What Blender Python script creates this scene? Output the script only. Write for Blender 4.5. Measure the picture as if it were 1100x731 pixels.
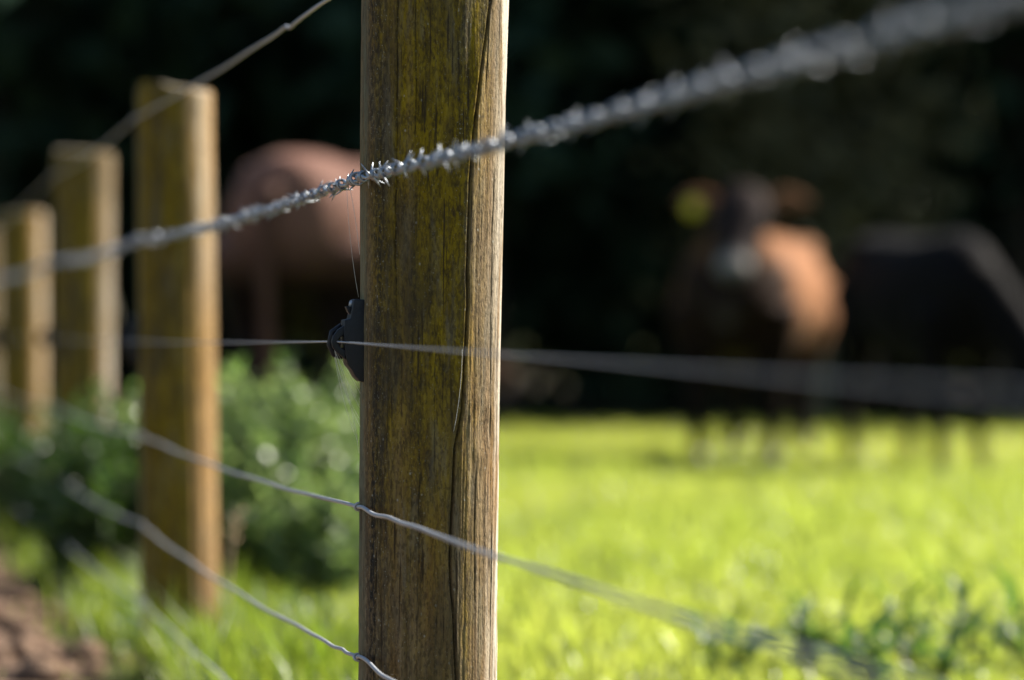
import bpy, bmesh, math, random
import numpy as np
from mathutils import Vector, Matrix

# ------------------------------------------------------------------ camera, sky, sun, exposure
for o in list(bpy.data.objects):
    bpy.data.objects.remove(o)
S = bpy.context.scene
COL = S.collection
CAM_H = 0.62
FPX = 4125.0                      # focal length in photo pixels (135 mm on 36 mm, 1100 px wide)
HOR = 355.0                       # horizon row in the photo
cam = bpy.data.cameras.new('camera')
cam.lens = 135; cam.sensor_width = 36; cam.clip_start = 0.05; cam.clip_end = 2000
cam.dof.use_dof = True; cam.dof.focus_distance = 4.06; cam.dof.aperture_fstop = 3.1
camo = bpy.data.objects.new('camera', cam); COL.objects.link(camo)
camo.location = (0, 0, CAM_H)
camo.rotation_euler = (math.radians(90) - math.atan(10.5 / FPX), 0, 0)
S.camera = camo

SUN_AZ = math.radians(67); SUN_EL = math.radians(40)
TO_SUN = Vector((math.cos(SUN_EL) * math.sin(SUN_AZ), math.cos(SUN_EL) * math.cos(SUN_AZ), math.sin(SUN_EL)))
W = bpy.data.worlds.new('World'); S.world = W; W.use_nodes = True
wn = W.node_tree.nodes; wl = W.node_tree.links
sky = wn.new('ShaderNodeTexSky'); sky.sky_type = 'NISHITA'; sky.sun_disc = False
sky.sun_elevation = SUN_EL; sky.sun_rotation = SUN_AZ; sky.air_density = 1.0; sky.dust_density = 0.7
wn['Background'].inputs['Strength'].default_value = 0.06
wl.new(sky.outputs[0], wn['Background'].inputs['Color'])
sl = bpy.data.lights.new('sun', 'SUN'); sl.energy = 5.0; sl.angle = math.radians(0.5); sl.color = (1.0, 0.93, 0.82)
so = bpy.data.objects.new('sun', sl); COL.objects.link(so)
so.rotation_euler = TO_SUN.to_track_quat('Z', 'Y').to_euler(); so.location = (10, 6, 12)
S.view_settings.view_transform = 'Standard'; S.view_settings.look = 'None'
S.view_settings.gamma = 1.0; S.view_settings.use_curve_mapping = False
S.view_settings.exposure = 1.42
S.render.engine = 'CYCLES'
S.cycles.use_denoising = True
try:
    S.cycles.denoiser = 'OPENIMAGEDENOISE'
except Exception:
    pass
S.cycles.max_bounces = 8; S.cycles.diffuse_bounces = 4; S.cycles.transmission_bounces = 4
S.cycles.sample_clamp_indirect = 8.0
S.cycles.caustics_reflective = False; S.cycles.caustics_refractive = False

RNG = np.random.default_rng(7)
random.seed(7)

# ------------------------------------------------------------------ helpers
def vnoise(x, y, z=0.0, seed=0):
    """smooth value noise, numpy arrays, -1..1"""
    x, y, z = np.broadcast_arrays(np.asarray(x, float), np.asarray(y, float), np.asarray(z, float))
    xi, yi, zi = np.floor(x).astype(np.int64), np.floor(y).astype(np.int64), np.floor(z).astype(np.int64)
    xf, yf, zf = x - xi, y - yi, z - zi
    u, v, w = (t * t * (3 - 2 * t) for t in (xf, yf, zf))
    def h(a, b, c):
        n = (a * 374761393 + b * 668265263 + c * 2147483647 + seed * 1274126177) & 0xffffffff
        n = ((n ^ (n >> 13)) * 1274126177) & 0xffffffff
        n = ((n ^ (n >> 16)) * 2246822519) & 0xffffffff
        return ((n ^ (n >> 15)) & 0xffff) / 32767.5 - 1.0
    def l(a, b, t): return a + (b - a) * t
    return l(l(l(h(xi, yi, zi), h(xi+1, yi, zi), u), l(h(xi, yi+1, zi), h(xi+1, yi+1, zi), u), v),
             l(l(h(xi, yi, zi+1), h(xi+1, yi, zi+1), u), l(h(xi, yi+1, zi+1), h(xi+1, yi+1, zi+1), u), v), w)

def fbm(x, y, z=0.0, seed=0, o=4):
    s = 0; a = 1.0; t = 0
    for k in range(o):
        s = s + a * vnoise(np.asarray(x) * 2**k, np.asarray(y) * 2**k, np.asarray(z) * 2**k, seed + k); t += a; a *= 0.5
    return s / t

def np_mesh(name, verts, faces_flat, loop_tot, smooth=True):
    """verts (N,3), faces_flat indices, loop_tot per face"""
    me = bpy.data.meshes.new(name)
    verts = np.asarray(verts, np.float32); ff = np.asarray(faces_flat, np.int32).ravel(); lt = np.asarray(loop_tot, np.int32)
    me.vertices.add(len(verts)); me.vertices.foreach_set('co', verts.ravel())
    me.loops.add(len(ff)); me.loops.foreach_set('vertex_index', ff)
    me.polygons.add(len(lt))
    ls = np.concatenate([[0], np.cumsum(lt)[:-1]]).astype(np.int32)
    me.polygons.foreach_set('loop_start', ls)
    me.polygons.foreach_set('use_smooth', np.full(len(lt), smooth))
    me.update(calc_edges=True)
    return me

def link(name, me, mat=None, parent=None):
    o = bpy.data.objects.new(name, me); COL.objects.link(o)
    if mat is not None and me is not None and not me.materials: me.materials.append(mat)
    if parent is not None: o.parent = parent
    return o

def tag(o, label=None, cat=None, group=None, kind=None):
    if label: o['label'] = label
    if cat: o['category'] = cat
    if group: o['group'] = group
    if kind: o['kind'] = kind
    return o

def empty(name, loc=(0, 0, 0), rz=0.0):
    o = bpy.data.objects.new(name, None); COL.objects.link(o)
    o.location = loc; o.rotation_euler = (0, 0, rz); o.empty_display_size = 0.05
    return o

def pix(px, py, Y):
    return Vector(((px - 550) / FPX * Y, Y, CAM_H - (py - HOR) / FPX * Y))

class MB:
    """collects geometry for ONE mesh"""
    def __init__(s): s.v = []; s.f = []
    def tube(s, pts, rad, n=8, cap=True, squash=None):
        pts = [Vector(p) for p in pts]
        if not hasattr(rad, '__len__'): rad = [rad] * len(pts)
        base = len(s.v); m = len(pts)
        tan = []
        for i in range(m):
            a = pts[max(i-1, 0)]; b = pts[min(i+1, m-1)]
            d = (b - a); tan.append(d.normalized() if d.length > 1e-9 else Vector((0, 0, 1)))
        up = Vector((0, 0, 1)) if abs(tan[0].z) < .9 else Vector((1, 0, 0))
        nrm = (up - tan[0] * up.dot(tan[0])).normalized()
        for i in range(m):
            nrm = (nrm - tan[i] * nrm.dot(tan[i]))
            nrm = nrm.normalized() if nrm.length > 1e-6 else tan[i].orthogonal().normalized()
            bn = tan[i].cross(nrm)
            for k in range(n):
                a = 2 * math.pi * k / n
                s.v.append(pts[i] + (nrm * math.cos(a) + bn * math.sin(a)) * rad[i])
        for i in range(m - 1):
            for k in range(n):
                s.f.append((base+i*n+k, base+i*n+(k+1) % n, base+(i+1)*n+(k+1) % n, base+(i+1)*n+k))
        if cap:
            s.f.append(tuple(base + k for k in range(n))[::-1])
            s.f.append(tuple(base + (m-1)*n + k for k in range(n)))
    def loft(s, rings):
        """rings: list of lists of points of equal length; closed caps"""
        base = len(s.v); n = len(rings[0])
        for r in rings: s.v.extend(Vector(p) for p in r)
        for i in range(len(rings) - 1):
            for k in range(n):
                s.f.append((base+i*n+k, base+i*n+(k+1) % n, base+(i+1)*n+(k+1) % n, base+(i+1)*n+k))
        s.f.append(tuple(base + k for k in range(n))[::-1]); s.f.append(tuple(base + (len(rings)-1)*n + k for k in range(n)))
    def ellipse_loft(s, secs, n=18):
        """secs: (center, side_vec, up_vec, half_side, half_up)"""
        s.loft([[Vector(c) + Vector(sv) * (a * math.cos(2*math.pi*k/n)) + Vector(uv) * (b * math.sin(2*math.pi*k/n)) for k in range(n)] for c, sv, uv, a, b in secs])
    def prism(s, prof, t0, t1, frame):
        """profile polygon (n,z) extruded along t; frame maps (n,t,z)->Vector"""
        base = len(s.v); m = len(prof)
        for t in (t0, t1):
            for (a, z) in prof: s.v.append(frame(a, t, z))
        for k in range(m): s.f.append((base+k, base+(k+1) % m, base+m+(k+1) % m, base+m+k))
        s.f.append(tuple(base+k for k in range(m))[::-1]); s.f.append(tuple(base+m+k for k in range(m)))
    def mesh(s, name, smooth=True, bevel=0.0):
        me = bpy.data.meshes.new(name); me.from_pydata([tuple(v) for v in s.v], [], s.f)
        bm = bmesh.new(); bm.from_mesh(me)
        bmesh.ops.recalc_face_normals(bm, faces=bm.faces)
        if bevel: bmesh.ops.bevel(bm, geom=[e for e in bm.edges if e.calc_face_angle(0) > .5], offset=bevel, segments=2, affect='EDGES', profile=.6)
        bm.to_mesh(me); bm.free()
        me.polygons.foreach_set('use_smooth', [smooth] * len(me.polygons)); me.update()
        return me
    def build(s, name, mat, parent=None, smooth=True, bevel=0.0):
        return link(name, s.mesh(name, smooth, bevel), mat, parent)

# ------------------------------------------------------------------ materials
class NT:
    def __init__(s, name):
        s.m = bpy.data.materials.new(name); s.m.use_nodes = True
        s.t = s.m.node_tree; s.n = s.t.nodes; s.b = s.n['Principled BSDF']; s.out = s.n['Material Output']
        s.tc = s.n.new('ShaderNodeTexCoord')
    def put(s, sock, v):
        if isinstance(v, bpy.types.NodeSocket): s.t.links.new(v, sock)
        elif isinstance(v, (tuple, list)) and len(v) == 3 and sock.type == 'RGBA': sock.default_value = (*v, 1)
        else: sock.default_value = v
    def mapped(s, scale, src='Object'):
        mp = s.n.new('ShaderNodeMapping'); s.t.links.new(s.tc.outputs[src], mp.inputs[0])
        mp.inputs['Scale'].default_value = scale if hasattr(scale, '__len__') else (scale,)*3
        return mp.outputs[0]
    def noise(s, scale, detail=4, rough=.55, src='Object', out=0, dist=0.0):
        nd = s.n.new('ShaderNodeTexNoise'); s.t.links.new(s.mapped(scale, src), nd.inputs['Vector'])
        nd.inputs['Scale'].default_value = 1; nd.inputs['Detail'].default_value = detail
        nd.inputs['Roughness'].default_value = rough; nd.inputs['Distortion'].default_value = dist
        return nd.outputs[out]
    def voro(s, scale, feature='F1', out='Distance'):
        nd = s.n.new('ShaderNodeTexVoronoi'); nd.feature = feature
        s.t.links.new(s.mapped(scale), nd.inputs['Vector']); nd.inputs['Scale'].default_value = 1
        return nd.outputs[out]
    def ramp(s, fac, stops):
        r = s.n.new('ShaderNodeValToRGB'); s.put(r.inputs[0], fac)
        e = r.color_ramp.elements
        while len(e) < len(stops): e.new(.5)
        for q, (p, c) in zip(e, stops):
            q.position = p; q.color = (*c, 1) if hasattr(c, '__len__') else (c, c, c, 1)
        return r.outputs[0]
    def mix(s, f, a, b, mode='MIX'):
        m = s.n.new('ShaderNodeMix'); m.data_type = 'RGBA'; m.blend_type = mode
        s.put(m.inputs[0], f); s.put(m.inputs[6], a); s.put(m.inputs[7], b)
        return m.outputs[2]
    def math(s, op, a, b=0.0, clamp=False):
        m = s.n.new('ShaderNodeMath'); m.operation = op; m.use_clamp = clamp
        s.put(m.inputs[0], a); s.put(m.inputs[1], b)
        return m.outputs[0]
    def attr(s, name, out='Fac'):
        a = s.n.new('ShaderNodeAttribute'); a.attribute_name = name
        return a.outputs[out]
    def bump(s, h, strength=.5, dist=.002, prev=None):
        b = s.n.new('ShaderNodeBump'); b.inputs['Strength'].default_value = strength; b.inputs['Distance'].default_value = dist
        s.put(b.inputs['Height'], h)
        if prev is not None: s.t.links.new(prev, b.inputs['Normal'])
        return b.outputs[0]
    def fin(s, col=None, rough=None, normal=None, metal=None, spec=None):
        if col is not None: s.put(s.b.inputs['Base Color'], col)
        if rough is not None: s.put(s.b.inputs['Roughness'], rough)
        if normal is not None: s.t.links.new(normal, s.b.inputs['Normal'])
        if metal is not None: s.b.inputs['Metallic'].default_value = metal
        if spec is not None: s.b.inputs['Specular IOR Level'].default_value = spec
        return s.m

def leaf_mat(name, c0, c1, trans, tfac=.45, rough=.45, spec=.4, scale=3.0, attrname='tint'):
    t = NT(name)
    f = t.attr(attrname) if attrname else t.noise(scale, 3)
    col = t.mix(f, c0, c1)
    t.fin(col, rough, spec=spec)
    tr = t.n.new('ShaderNodeBsdfTranslucent'); t.put(tr.inputs[0], t.mix(f, trans[0], trans[1]))
    mx = t.n.new('ShaderNodeMixShader'); mx.inputs[0].default_value = tfac
    t.t.links.new(t.b.outputs[0], mx.inputs[1]); t.t.links.new(tr.outputs[0], mx.inputs[2])
    t.t.links.new(mx.outputs[0], t.out.inputs[0])
    return t.m

def make_post_mat(name, bare_lo, bare_hi, orange):
    t = NT(name)
    mask = t.n.new('ShaderNodeAttribute'); mask.attribute_name = 'mask'
    sp = t.n.new('ShaderNodeSeparateColor'); t.t.links.new(mask.outputs['Color'], sp.inputs[0])
    algae, dark, bare = sp.outputs[0], sp.outputs[1], sp.outputs[2]
    grain = t.noise((170, 170, 5), 6, .62)
    grain2 = t.noise((520, 520, 16), 5, .6)
    patch = t.noise((22, 22, 4), 4, .6)
    fine = t.noise((420, 420, 170), 4, .65)
    speck = t.noise((260, 260, 120), 3, .6)
    wood = t.ramp(grain, [(.28, bare_lo), (.52, tuple((a+b)/2 for a, b in zip(bare_lo, bare_hi))), (.74, bare_hi)])
    wood = t.mix(t.math('MULTIPLY', t.ramp(grain2, [(.50, 0.0), (.66, 1.0)]), .55), wood, (.10, .06, .03))
    wood = t.mix(t.math('MULTIPLY', t.ramp(patch, [(.45, 0.0), (.7, 1.0)]), orange), wood, (.25, .125, .032))
    bl = t.math('MULTIPLY', bare, t.ramp(t.noise((90, 90, 6), 5, .6), [(.38, 0.0), (.52, 1.0)]))
    wood = t.mix(bl, wood, (.58, .53, .44))
    mott = t.noise((110, 110, 26), 6, .70, dist=.5)
    acol = t.ramp(t.math('ADD', t.math('MULTIPLY', mott, .62), t.math('MULTIPLY', fine, .38)),
                  [(.34, (.022, .017, .003)), (.42, (.115, .075, .004)), (.50, (.215, .145, .004)), (.58, (.28, .195, .007)), (.70, (.34, .255, .03))])
    acol = t.mix(t.ramp(patch, [(.36, .7), (.50, 0.0)]), acol, t.mix(mott, (.030, .022, .010), (.12, .085, .03)))
    af = t.math('MULTIPLY', algae, t.ramp(t.math('ADD', t.math('MULTIPLY', grain, .5), t.math('MULTIPLY', fine, .5)), [(.30, .75), (.48, 1.0)]), True)
    col = t.mix(af, wood, acol)
    crackle = t.ramp(t.voro((170, 170, 30), 'DISTANCE_TO_EDGE'), [(.02, 1.0), (.07, 0.0)])
    ck = t.math('MULTIPLY', t.math('MULTIPLY', crackle, t.ramp(t.noise((40, 40, 20), 3), [(.47, 0.0), (.6, 1.0)])), t.math('SUBTRACT', 1.0, bare, True))
    col = t.mix(t.math('MULTIPLY', ck, .28), col, (.018, .014, .008))
    grey = t.math('MULTIPLY', t.ramp(t.noise((60, 60, 9), 5, .65), [(.52, 0.0), (.66, 1.0)]), .45)
    col = t.mix(t.math('MULTIPLY', grey, t.math('SUBTRACT', 1.0, bare, True)), col, (.17, .155, .115))
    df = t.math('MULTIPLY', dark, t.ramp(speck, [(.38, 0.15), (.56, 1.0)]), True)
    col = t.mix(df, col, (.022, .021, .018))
    lich = t.ramp(t.noise((520, 520, 420), 2, .5), [(.665, 0.0), (.70, 1.0)])
    col = t.mix(t.math('MULTIPLY', lich, t.math('ADD', t.math('MULTIPLY', dark, .55), .22), True), col, (.42, .43, .36))
    big = t.ramp(t.voro((62, 62, 48)), [(.045, 1.0), (.085, 0.0)])
    col = t.mix(t.math('MULTIPLY', big, .55), col, (.40, .39, .33))
    rgh = t.math('MULTIPLY', t.ramp(t.noise((340, 340, 130), 4, .6), [(.41, 1.0), (.48, 0.0)]), t.math('SUBTRACT', .50, t.math('MULTIPLY', bare, .42)))
    col = t.mix(rgh, col, (.032, .023, .010))
    stn = t.math('MULTIPLY', t.ramp(t.noise((16, 16, 3.2), 5, .62), [(.53, 0.0), (.64, .5)]), t.math('SUBTRACT', 1.0, bare, True))
    col = t.mix(stn, col, (.04, .034, .024))
    pit = t.math('MULTIPLY', t.ramp(t.noise((210, 210, 60), 3, .55), [(.33, 1.0), (.40, 0.0)]), t.ramp(t.noise((30, 30, 12), 3), [(.46, 0.0), (.6, 1.0)]))
    col = t.mix(t.math('MULTIPLY', pit, .8), col, (.045, .028, .014))
    # narrow drying checks and pits
    chk = t.ramp(t.noise((300, 300, 9), 3, .5), [(.315, 1.0), (.36, 0.0)])
    col = t.mix(t.math('MULTIPLY', chk, .85), col, (.035, .024, .014))
    film = t.n.new('ShaderNodeAttribute'); film.attribute_name = 'film'
    col = t.mix(t.math('MULTIPLY', film.outputs['Fac'], t.ramp(mott, [(.35, .2), (.55, .9)])), col, (.17, .18, .115))
    nb = t.bump(grain, .55, .0022)
    nb = t.bump(fine, .95, .0018, nb)
    nb = t.bump(mott, .7, .0022, nb)
    nb = t.bump(t.math('SUBTRACT', 1.0, chk), .7, .0015, nb)
    return t.fin(col, .88, nb, spec=.2)

M = {}
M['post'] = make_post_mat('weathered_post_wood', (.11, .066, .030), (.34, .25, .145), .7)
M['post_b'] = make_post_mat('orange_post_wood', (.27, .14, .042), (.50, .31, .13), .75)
t = NT('cut_end_grain'); r = t.noise((60, 60, 60), 4)
M['endgrain'] = t.fin(t.ramp(r, [(.3, (.16, .13, .09)), (.7, (.36, .31, .24))]), .9, t.bump(r, .6, .004))
t = NT('galvanised_wire'); r = t.noise((300, 300, 300), 3)
M['wire'] = t.fin(t.ramp(r, [(.3, (.32, .335, .355)), (.7, (.50, .515, .535))]), t.ramp(r, [(.3, .42), (.7, .6)]), metal=.45)
t = NT('barbed_wire_zinc'); r = t.noise((400, 400, 400), 3)
M['barb'] = t.fin(t.ramp(r, [(.3, (.17, .185, .21)), (.7, (.44, .47, .51))]), t.ramp(r, [(.3, .3), (.7, .52)]), metal=.8)
t = NT('polywire_braid'); M['poly'] = t.fin((.27, .29, .32), .5)
t = NT('black_plastic'); r = t.noise((250, 250, 250), 4)
M['plastic'] = t.fin(t.ramp(r, [(.35, (.004, .006, .010)), (.75, (.010, .012, .016))]), t.ramp(r, [(.3, .42), (.7, .65)]), t.bump(r, .25, .0015), spec=.35)
t = NT('cobweb_silk'); M['silk'] = t.fin((.75, .75, .72), .5)

M['grass'] = leaf_mat('pasture_grass', (.085, .12, .022), (.14, .16, .035), ((.44, .575, .06), (.66, .705, .12)), .64, .30, .55)
M['verge'] = leaf_mat('verge_grass', (.05, .10, .014), (.11, .14, .025), ((.22, .36, .02), (.40, .48, .05)), .5, .42, .4)
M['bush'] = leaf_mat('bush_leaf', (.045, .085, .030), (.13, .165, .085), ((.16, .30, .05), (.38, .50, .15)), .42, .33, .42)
M['bush_shade'] = leaf_mat('shade_bush_leaf', (.020, .046, .014), (.05, .085, .028), ((.05, .12, .015), (.13, .23, .03)), .34, .32, .45)  # bush leaf again, with the shade put into its colour
M['olive'] = leaf_mat('olive_leaf', (.075, .075, .035), (.15, .13, .065), ((.05, .06, .02), (.10, .10, .04)), .25, .7, .1)
M['weed'] = leaf_mat('weed_leaf', (.05, .095, .045), (.10, .15, .07), ((.10, .22, .03), (.24, .38, .05)), .38, .45, .4)
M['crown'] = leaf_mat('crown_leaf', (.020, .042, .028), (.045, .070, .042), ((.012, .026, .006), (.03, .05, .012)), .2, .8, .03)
t = NT('stem_green'); M['stem'] = t.fin(t.ramp(t.noise(40, 3), [(.3, (.06, .09, .03)), (.7, (.12, .11, .05))]), .7)
t = NT('dry_stalk'); M['dry'] = t.fin(t.ramp(t.noise(40, 3), [(.3, (.30, .20, .10)), (.7, (.45, .33, .19))]), .8)
t = NT('tree_bark'); r = t.noise((14, 14, 3), 5)
M['bark'] = t.fin(t.ramp(r, [(.3, (.018, .014, .010)), (.7, (.055, .044, .032))]), .95, t.bump(r, .8, .03))
t = NT('lichen_bark'); r = t.noise((9, 9, 4), 5)
M['pale_bark'] = t.fin(t.ramp(r, [(.3, (.06, .065, .035)), (.7, (.17, .165, .10))]), .95, t.bump(r, .8, .03))

# ground
t = NT('field_soil'); a = t.noise(.5, 5); b = t.noise(14, 5, .6)
c = t.mix(a, (.035, .055, .012), (.075, .085, .022)); c = t.mix(t.ramp(b, [(.4, 0.0), (.7, 1.0)]), c, (.06, .045, .025))
M['ground'] = t.fin(c, .95, t.bump(b, .6, .03), spec=.1)
t = NT('bare_soil'); a = t.noise(2.5, 5); b = t.noise(45, 6, .65)
c = t.ramp(a, [(.3, (.085, .052, .034)), (.7, (.18, .115, .078))]); c = t.mix(t.ramp(b, [(.45, 0.0), (.7, 1.0)]), c, (.25, .175, .125))
M['soil'] = t.fin(c, .95, t.bump(b, .9, .015), spec=.1)
t = NT('forest_floor'); a = t.noise(3, 5)
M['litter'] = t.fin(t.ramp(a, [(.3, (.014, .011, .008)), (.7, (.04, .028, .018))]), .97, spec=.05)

# ------------------------------------------------------------------ ground
POSTS = [  # (X, Y, height, radius, lean x, lean y, seed)
    (0.408, 1.38, 1.08, .074, .004, .0, 50),
    (-0.0935, 4.07, 1.085, .0720, .0123, .0, 11),
    (-0.590, 6.83, 1.050, .0685, -.010, .0, 12),
    (-1.028, 9.20, 1.047, .0710, .002, .0, 13),
    (-1.478, 11.60, .972, .0690, -.004, .0, 14),
    (-1.935, 14.04, .985, .0690, .0, .0, 15),
]
def fence_x(y):
    y = np.asarray(y, float)
    return -0.0905 - (y - 4.07) * .1845
TH = math.atan(.1845)
FT = Vector((-math.sin(TH), math.cos(TH), 0))      # along the fence, away from the camera
FN = Vector((-math.cos(TH), -math.sin(TH), 0))     # to the wire side

def grid(name, x0, x1, y0, y1, nx, ny, zf, mat, **kw):
    xs = np.linspace(x0, x1, nx); ys = np.linspace(y0, y1, ny)
    X, Y = np.meshgrid(xs, ys); Z = zf(X, Y)
    v = np.stack([X, Y, Z], -1).reshape(-1, 3)
    i = np.arange((ny-1) * (nx-1)); r = i // (nx-1); c = i % (nx-1); a = r * nx + c
    f = np.stack([a, a+1, a+nx+1, a+nx], -1)
    o = link(name, np_mesh(name, v, f, np.full(len(f), 4)), mat)
    return tag(o, **kw)
def gz(X, Y):
    return .012 * fbm(X * .7, Y * .7, 0, 3, 3)
def ground_z(X, Y):
    fade = np.clip((60 - np.hypot(X, Y - 15)) / 20, 0, 1)
    return gz(X, Y) * fade
# one sheet to the horizon: fine in the middle, coarse outside
ax = np.concatenate([np.linspace(-900, -30, 12), np.linspace(-26, 26, 105), np.linspace(30, 900, 12)])
ay = np.concatenate([np.linspace(-600, -14, 10), np.linspace(-10, 50, 121), np.linspace(55, 1200, 14)])
X, Y = np.meshgrid(ax, ay)
v = np.stack([X, Y, ground_z(X, Y)], -1).reshape(-1, 3)
nx = len(ax); ny = len(ay); i = np.arange((nx-1) * (ny-1)); a = (i // (nx-1)) * nx + i % (nx-1)
g = link('ground', np_mesh('ground', v, np.stack([a, a+1, a+nx+1, a+nx], -1), np.full(len(a), 4)), M['ground'])
tag(g, kind='structure')

def soil_edge(y):
    return fence_x(y) - .005 + .05 * fbm(y * 1.3, 4.2, 0, 9, 3)
def soil_z(X, Y):
    d = np.minimum(soil_edge(Y) - X, np.minimum(X + 4.6, np.minimum(Y - 1.6, 12.6 + .8 * fbm(X, 3.3, 0, 5, 3) - Y)))
    k = np.clip(d / .25, -1, 1)
    return -.03 + .055 * k + .022 * fbm(X * 5, Y * 5, 0, 21, 4) * np.clip(k, 0, 1)
grid('soil_path', -4.8, .6, 1.4, 13.2, 200, 400, soil_z, M['soil'], kind='structure')
grid('wood_floor', -26, 30, 23.7, 60, 60, 40, lambda X, Y: .02 + .06 * fbm(X * .8, Y * .8, 0, 31, 3) + 0 * X, M['litter'], kind='structure')

# clods on the bare soil
def lumps(name, P, R, mat, seed=0):
    bm = bmesh.new(); bmesh.ops.create_icosphere(bm, subdivisions=2, radius=1)
    bv = np.array([v.co for v in bm.verts]); bf = np.array([[v.index for v in f.verts] for f in bm.faces]); bm.free()
    V = []; F = []
    for k, (p, r) in enumerate(zip(P, R)):
        n = 1 + .38 * vnoise(bv[:, 0] * 1.7 + k * 3.1, bv[:, 1] * 1.7, bv[:, 2] * 1.7, seed) + .15 * vnoise(bv[:, 0] * 4 + k, bv[:, 1] * 4, bv[:, 2] * 4, seed + 1)
        a = k * 2.4; rot = np.array([[math.cos(a), -math.sin(a), 0], [math.sin(a), math.cos(a), 0], [0, 0, 1]])
        V.append((bv * n[:, None] * np.array([1.2, .9, .7])) @ rot * r + p); F.append(bf + k * len(bv))
    F = np.concatenate(F)
    return link(name, np_mesh(name, np.concatenate(V), F, np.full(len(F), 3)), mat)
n = 900
cy = RNG.uniform(5.2, 12.2, n); cx = soil_edge(cy) - RNG.uniform(.02, 1.5, n)
cr = .008 + .03 * RNG.random(n) ** 3
o = lumps('soil_clods', np.stack([cx, cy, soil_z(cx, cy) + cr * .3], -1), cr, M['soil'], 4)
tag(o, 'crumbled brown clods scattered over the bare soil beside the fence', 'soil clods', kind='stuff')

# ------------------------------------------------------------------ grass
def blades(name, P, H, Wd, mat, lean=.45, seed=1, tintf=None):
    """5-vertex bent blades"""
    r = np.random.default_rng(seed); n = len(P)
    az = r.uniform(0, 2*np.pi, n); bend = lean * (.25 + r.random(n)) * H
    dx, dy = np.cos(az), np.sin(az)
    saz = az + np.pi/2 + r.normal(0, .5, n); sx, sy = np.cos(saz), np.sin(saz)
    V = np.zeros((n, 5, 3), np.float32)
    for k, (h, w, b) in enumerate(((0, 1, 0), (.55, .8, .3))):
        for q, sg in enumerate((-1, 1)):
            V[:, k*2+q, 0] = P[:, 0] + sg * sx * Wd * w * .5 + dx * bend * b
            V[:, k*2+q, 1] = P[:, 1] + sg * sy * Wd * w * .5 + dy * bend * b
            V[:, k*2+q, 2] = P[:, 2] + H * h
    V[:, 4, 0] = P[:, 0] + dx * bend; V[:, 4, 1] = P[:, 1] + dy * bend
    V[:, 4, 2] = P[:, 2] + H * np.clip(1 - .35 * (bend / H) ** 2, .4, 1)
    b = np.arange(n)[:, None] * 5
    f = np.concatenate([b + [0, 1, 3, 2], b + [2, 3, 4]], 1)
    me = np_mesh(name, V.reshape(-1, 3), f.ravel(), np.tile([4, 3], n))
    tint = r.random(n) if tintf is None else tintf
    at = me.attributes.new('tint', 'FLOAT', 'POINT'); at.data.foreach_set('value', np.repeat(np.clip(tint, 0, 1), 5).astype(np.float32))
    return link(name, me, mat)

def scatter(n, y0, y1, margin, r):
    y = y0 + (y1 - y0) * r.random(n); hw = .1335 * y + margin
    x = r.uniform(-1, 1, n) * hw
    return x, y
parts = []
r = np.random.default_rng(3)
for (n, y0, y1, m, wmul) in ((110000, 4.2, 9.5, .9, 1.0), (110000, 9.5, 16.0, 1.3, 1.3), (90000, 16.0, 24.2, 2.0, 2.0)):
    x, y = scatter(n, y0, y1, m, r); parts.append((x, y, np.full(n, wmul)))
n = 70000; x = r.uniform(-16, 16, n); y = r.uniform(2, 24, n); parts.append((x, y, np.full(n, 3.0)))
x = np.concatenate([p[0] for p in parts]); y = np.concatenate([p[1] for p in parts]); wm = np.concatenate([p[2] for p in parts])
keep = (x > fence_x(y) + .16) | (y > 12.8) | (x < -4.5); x, y, wm = x[keep], y[keep], wm[keep]
clump = fbm(x * 1.1, y * 1.1, 0, 41, 3); fine = vnoise(x * 6, y * 6, 0, 44)
H = np.clip(.055 + .035 * clump + .025 * fine + .02 * r.normal(0, 1, len(x)), .018, .16)
o = blades('pasture_grass', np.stack([x, y, ground_z(x, y) - .004], -1), H, (.0035 + .002 * r.random(len(x))) * wm, M['grass'], 1.0, 5,
           np.clip(.5 + .45 * fbm(x * .5, y * .5, 0, 47, 3) + .25 * r.normal(0, 1, len(x)), 0, 1))
tag(o, 'sunlit yellow-green pasture grass behind the fence', 'grass', kind='stuff')

# longer verge grass along the foot of the fence
n = 17000; y = r.uniform(4.6, 14, n); x = fence_x(y) + r.normal(.11, .085, n)
k = vnoise(x * 5, y * 5, 0, 61) + .4 * r.normal(0, 1, n) > -.25; x, y = x[k], y[k]
H = np.clip(.09 + .06 * vnoise(x * 3, y * 3, 0, 63) + .035 * r.normal(0, 1, len(x)), .03, .26)
o = blades('verge_grass', np.stack([x, y, ground_z(x, y) - .003], -1), H, .004 + .0035 * r.random(len(x)), M['verge'], .75, 8)
tag(o, 'longer tufted grass growing along the foot of the fence', 'grass', kind='stuff')
n = 5200; y = r.uniform(5.9, 6.72, n); x = fence_x(y) + r.uniform(-.06, .42, n)
k = vnoise(x * 9, y * 9, 0, 66) + .5 * r.normal(0, 1, n) > -.1; x, y = x[k], y[k]
H = np.clip(.125 + .05 * vnoise(x * 6, y * 6, 0, 67) + .03 * r.normal(0, 1, len(x)), .04, .24)
o = blades('tall_grass', np.stack([x, y, ground_z(x, y) - .003], -1), H, .004 + .004 * r.random(len(x)), M['verge'], .6, 18)
tag(o, 'tall bright grass blades at the lower left, before the second post', 'grass', kind='stuff')
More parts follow.
